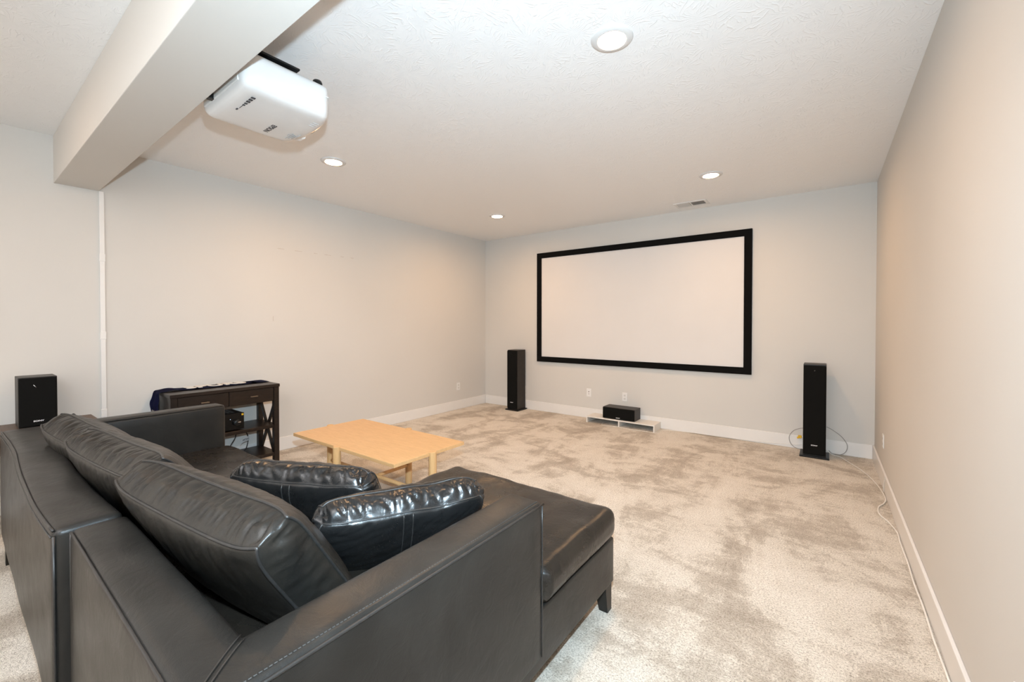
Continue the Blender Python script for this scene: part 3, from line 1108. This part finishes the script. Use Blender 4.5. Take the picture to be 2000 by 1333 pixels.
# --- right unit (chaise with the near arm)
RX0, RX1, RY0 = 2.766, 3.787, 0.212
AY1, CY1 = 1.214, 1.835
AX0 = 3.645
ch = thing('sofa_section', 'black leather chaise section with long seat and near right arm', 'sofa')
link('back_rest', rbox((RX0, RY0, 0.125), (AX0 + 0.10, 0.345, ZT), 0.022, (20, 6, 12), {'+z': 0.006, '-y': 0.010}, 0.003, 3.0, None, 4.0), 'leather', ch, True)
link('arm_rest', rbox((AX0, RY0, 0.165), (RX1, AY1, ZT), 0.020, (6, 24, 12), {'+z': 0.005, '-x': 0.006}, 0.0006, 3.0, None, 5.0), 'leather', ch, True)
link('base', rbox((RX0, 0.345, 0.130), (RX1 - 0.006, CY1, 0.338), 0.010, (12, 20, 4)), 'leather', ch, True)


def t_shape(p):
    # the cushion is narrower beside the arm
    if p.x > 3.2:
        k = (1.222 - p.y) / 0.012
        k = max(0.0, min(1.0, k))
        w = (p.x - 3.2) / (RX1 - 3.2)
        p.x -= k * w * 0.138
    return p


def seat_def(p):
    if p.z > 0.42:
        p.z += 0.006 * noise.noise(Vector((p.x * 5 + p.y * 4, p.y * 6 - p.x * 3, 2.0))) + 0.004 * noise.noise(Vector((p.x * 14, p.y * 9, 5.0)))
    return t_shape(p)


link('seat_cushion', rbox((RX0 + 0.004, 0.347, 0.338), (RX1 + 0.006, CY1 + 0.012, 0.475), 0.048, (40, 60, 5), {'+z': 0.022, '+y': 0.014, '+x': 0.012}, 0.003, 5.0, seat_def, 6.0), 'seat', ch, True)
piping(ch, [(RX1 - 0.004, 1.235, 0.445)] + [(RX1 - 0.006, 1.25 + i * 0.055, 0.447) for i in range(10)] + [(RX1 - 0.03, CY1 - 0.010, 0.448), (RX1 - 0.09, CY1 + 0.004, 0.449), (3.3, CY1 + 0.012, 0.449), (RX0 + 0.06, CY1 + 0.006, 0.449)], 0.0022)
for x, y, dx, dy in ((RX1 - 0.016, CY1 - 0.005, 1, 1), (RX0 + 0.03, CY1 - 0.01, -1, 1), (RX0 + 0.03, RY0 + 0.02, -1, -1), (RX1 - 0.02, RY0 + 0.02, 1, -1)):
    sofa_leg(ch, x, y, dx, dy)
# welts and stitching of the near arm and back
piping(ch, [(RX1 - 0.001, RY0 + 0.02, ZT - 0.012)] + [(RX1 - 0.001, RY0 + 0.02 + i * 0.0985, ZT - 0.011) for i in range(1, 11)], 0.0042)
piping(ch, [(RX1 - 0.001, AY1 - 0.004, z) for z in (ZT - 0.015, 0.6, 0.45, 0.3, 0.18)], 0.003)
piping(ch, [(RX0 + 0.02 + i * 0.07, RY0 + 0.003, ZT - 0.006) for i in range(15)], 0.0035)
piping(ch, [(RX0 + 0.004, RY0 + 0.004, z) for z in (0.14, 0.3, 0.5, ZT - 0.012)], 0.0035)
for off in (0.0, 0.016):
    piping(ch, [(AX0 + 0.006 + off + (RX1 - AX0 - 0.040) * k / 10, 0.336 - (0.336 - RY0 - 0.012) * (k / 10) ** 0.9, ZT + 0.0036 - 0.0035 * (k / 10) ** 6) for k in range(11)], 0.0018)
# dashes of the double stitch along the arm's outer edge: one thread in short stitches
bm = bmesh.new()
yy = RY0 + 0.03
while yy < AY1 - 0.02:
    tube(bm, [Vector((RX1 - 0.015, yy, ZT + 0.0004)), Vector((RX1 - 0.015, yy + 0.0055, ZT + 0.0004))], 0.0014, 4)
    yy += 0.0085
s_ = link('stitching', bm, 'thread', ch)
s_['kind'] = 'stuff'
# scratch on the outer face of the arm
bm = bmesh.new()
tube(bm, [Vector((RX1 + 0.0003, 0.742, 0.395)), Vector((RX1 + 0.0006, 0.736, 0.38)), Vector((RX1 + 0.0003, 0.728, 0.365))], 0.0012, 5)
link('scratch', bm, 'thread', ch)


def back_cushion(label, loc, yaw, tilt, roll, seed, L=0.80, Hh=0.46, T=0.115, sag=0.012, bf=0.085, bb=0.050):
    bm, loops, fp = cushion(L, Hh, T, bf, bb, 0.0065, 0.026, sag, n=120, m=48, ns=12, seed=seed, strip=0.015, ears=0.68, soft=0.35, gath=0.8)
    t = thing('back_cushion', label, 'cushion', loc, (tilt, roll, yaw), 'loose back cushions of the sofa')
    link('cover', bm, 'cushion', t, True)
    for lp in loops:
        piping(t, lp, 0.0042, 1, True)
    return t


back_cushion('plump black leather back cushion nearest the camera, on the chaise section', (3.125, 0.635, 0.455), 0.11, 0.55, 0.0, 1.7)
back_cushion('middle black leather back cushion, between the other two', (2.325, 0.60, 0.440), 0.09, 0.52, 0.0, 4.2, 0.78)
back_cushion('back cushion farthest from the camera, beside the bookshelf speaker', (1.635, 0.59, 0.425), 0.10, 0.54, 0.03, 8.9, 0.64)


def throw_pillow(label, loc, yaw, tilt, roll, seed, L=0.56, Hh=0.33, strap=None):
    bm, loops, fp = cushion(L, Hh, 0.088, 0.055, 0.050, 0.008, 0.016, 0.008, 90, 48, 14, seed, 0.020, 0.62, (), 0.55, 0.35, 0.018, 0.010)
    t = thing('throw_pillow', label, 'pillow', loc, (tilt, roll, yaw), 'small glossy throw pillows')
    c = link('cover', bm, 'gloss', t, True)
    for lp in loops:
        piping(t, lp, 0.0030, 1, True)
    if strap is not None:
        for ds in (-0.055, 0.055):
            piping(c, [fp(strap + ds, 0.985 - 1.9 * k / 30, -1) + Vector((0, -0.0005, 0)) for k in range(31)], 0.0022, name='face_seam')
    return t


throw_pillow('glossy black leather pillow leaning against the near right arm', (3.280, 0.995, 0.478), 1.08, 0.62, 0.0, 12.3, 0.54, 0.33, 0.0)
throw_pillow('glossy black leather pillow behind the nearest back cushion, facing the coffee table', (2.87, 0.95, 0.485), 0.45, 0.55, 0.0, 17.1, 0.58, 0.32, -0.08)

# ------------------------------------------------------------------ loose wires
ZW = 0.0062
XB = W - BT - 0.007
run = [(4.54, 5.362, 0.20), (4.56, 5.358, 0.06), (4.62, 5.325, ZW), (4.685, 5.257, ZW), (4.757, 5.083, ZW), (4.838, 4.868, ZW), (4.890, 4.647, ZW), (4.922, 4.415, ZW), (XB, 4.208, ZW), (4.915, 4.09, ZW),
       (4.878, 3.99, ZW), (4.867, 3.88, ZW), (4.878, 3.80, ZW), (4.905, 3.72, ZW), (XB, 3.56, ZW), (4.930, 3.40, ZW), (XB, 3.15, ZW), (4.929, 2.93, ZW), (XB, 2.67, ZW), (4.930, 2.45, ZW),
       (XB, 2.2, ZW), (4.931, 1.9, ZW), (XB, 1.6, ZW), (XB, 1.0, ZW)]
bm = bmesh.new()
tube(bm, smooth_path(run, 6), 0.0042, 8)
tag(link('speaker_wire', bm, 'wire', None, True), 'white speaker wire running along the right baseboard over the carpet', 'cable')
bm = bmesh.new()
tube(bm, smooth_path([(W - BT - 0.004, 4.30, BH + 0.002), (W - BT - 0.004, 4.335, 0.10), (W - BT - 0.004, 4.362, 0.05), (W - BT - 0.004, 4.372, 0.004)], 5), 0.0025, 8)
tag(link('speaker_wire', bm, 'wire', None, True), 'short white wire hanging down the face of the right baseboard', 'cable')
bm = bmesh.new()
tube(bm, smooth_path([(4.43, 5.352, 0.31), (4.39, 5.345, 0.275), (4.405, 5.345, 0.235), (4.36, 5.345, 0.225), (4.30, 5.345, 0.19), (4.262, 5.345, 0.12), (4.28, 5.345, 0.045), (4.34, 5.345, 0.006), (4.44, 5.36, 0.006)], 8), 0.003, 8)
lw = tag(link('speaker_wire', bm, 'greywire', None, True), 'grey wire loop left of the right tower speaker, with a yellow clip', 'cable')
bm = B((4.340, 5.335, 0.120), (4.372, 5.355, 0.150), 0.004, 1)
box(bm, (4.330, 5.338, 0.114), (4.347, 5.352, 0.132), 0.003, 1)
link('yellow_clip', bm, 'yellow', lw)
bm = bmesh.new()
tube(bm, smooth_path([(4.58, 5.352, 0.27), (4.63, 5.345, 0.245), (4.70, 5.345, 0.19), (4.745, 5.345, 0.115), (4.735, 5.345, 0.045), (4.69, 5.33, 0.010), (4.63, 5.33, 0.008), (4.60, 5.36, 0.03)], 8), 0.003, 8)
tag(link('speaker_wire', bm, 'greywire', None, True), 'grey wire loop right of the right tower speaker', 'cable')
YB2 = D - BT - 0.004
bm = bmesh.new()
tube(bm, smooth_path([(2.95, 5.30, ZW), (3.10, 5.34, ZW), (3.30, YB2, 0.006), (3.6, YB2, 0.008), (4.0, YB2, 0.018), (4.25, YB2, 0.035), (4.44, YB2, 0.055)], 6), 0.003, 8)
tag(link('speaker_wire', bm, 'wire', None, True), 'white wire along the back baseboard between the low stand and the right tower', 'cable')
bm = bmesh.new()
tube(bm, smooth_path([(2.20, 5.20, ZW), (2.23, 5.10, ZW), (2.30, 5.07, ZW), (2.45, 5.10, ZW), (2.62, 5.075, ZW), (2.78, 5.085, ZW), (2.93, 5.09, ZW), (2.95, 5.20, ZW), (2.95, 5.30, ZW)], 6), 0.0025, 8)
tag(link('speaker_wire', bm, 'wire', None, True), 'thin pale wire on the carpet in front of the low white stand', 'cable')
bm = bmesh.new()
tube(bm, smooth_path([(0.80, 5.36, 0.45), (0.835, 5.366, 0.33), (0.84, 5.366, 0.15), (0.86, 5.36, 0.05), (0.90, 5.35, ZW), (0.84, 5.34, ZW)], 6), 0.003, 8)
tag(link('speaker_wire', bm, 'wire', None, True), 'white wire hanging behind the left tower speaker', 'cable')
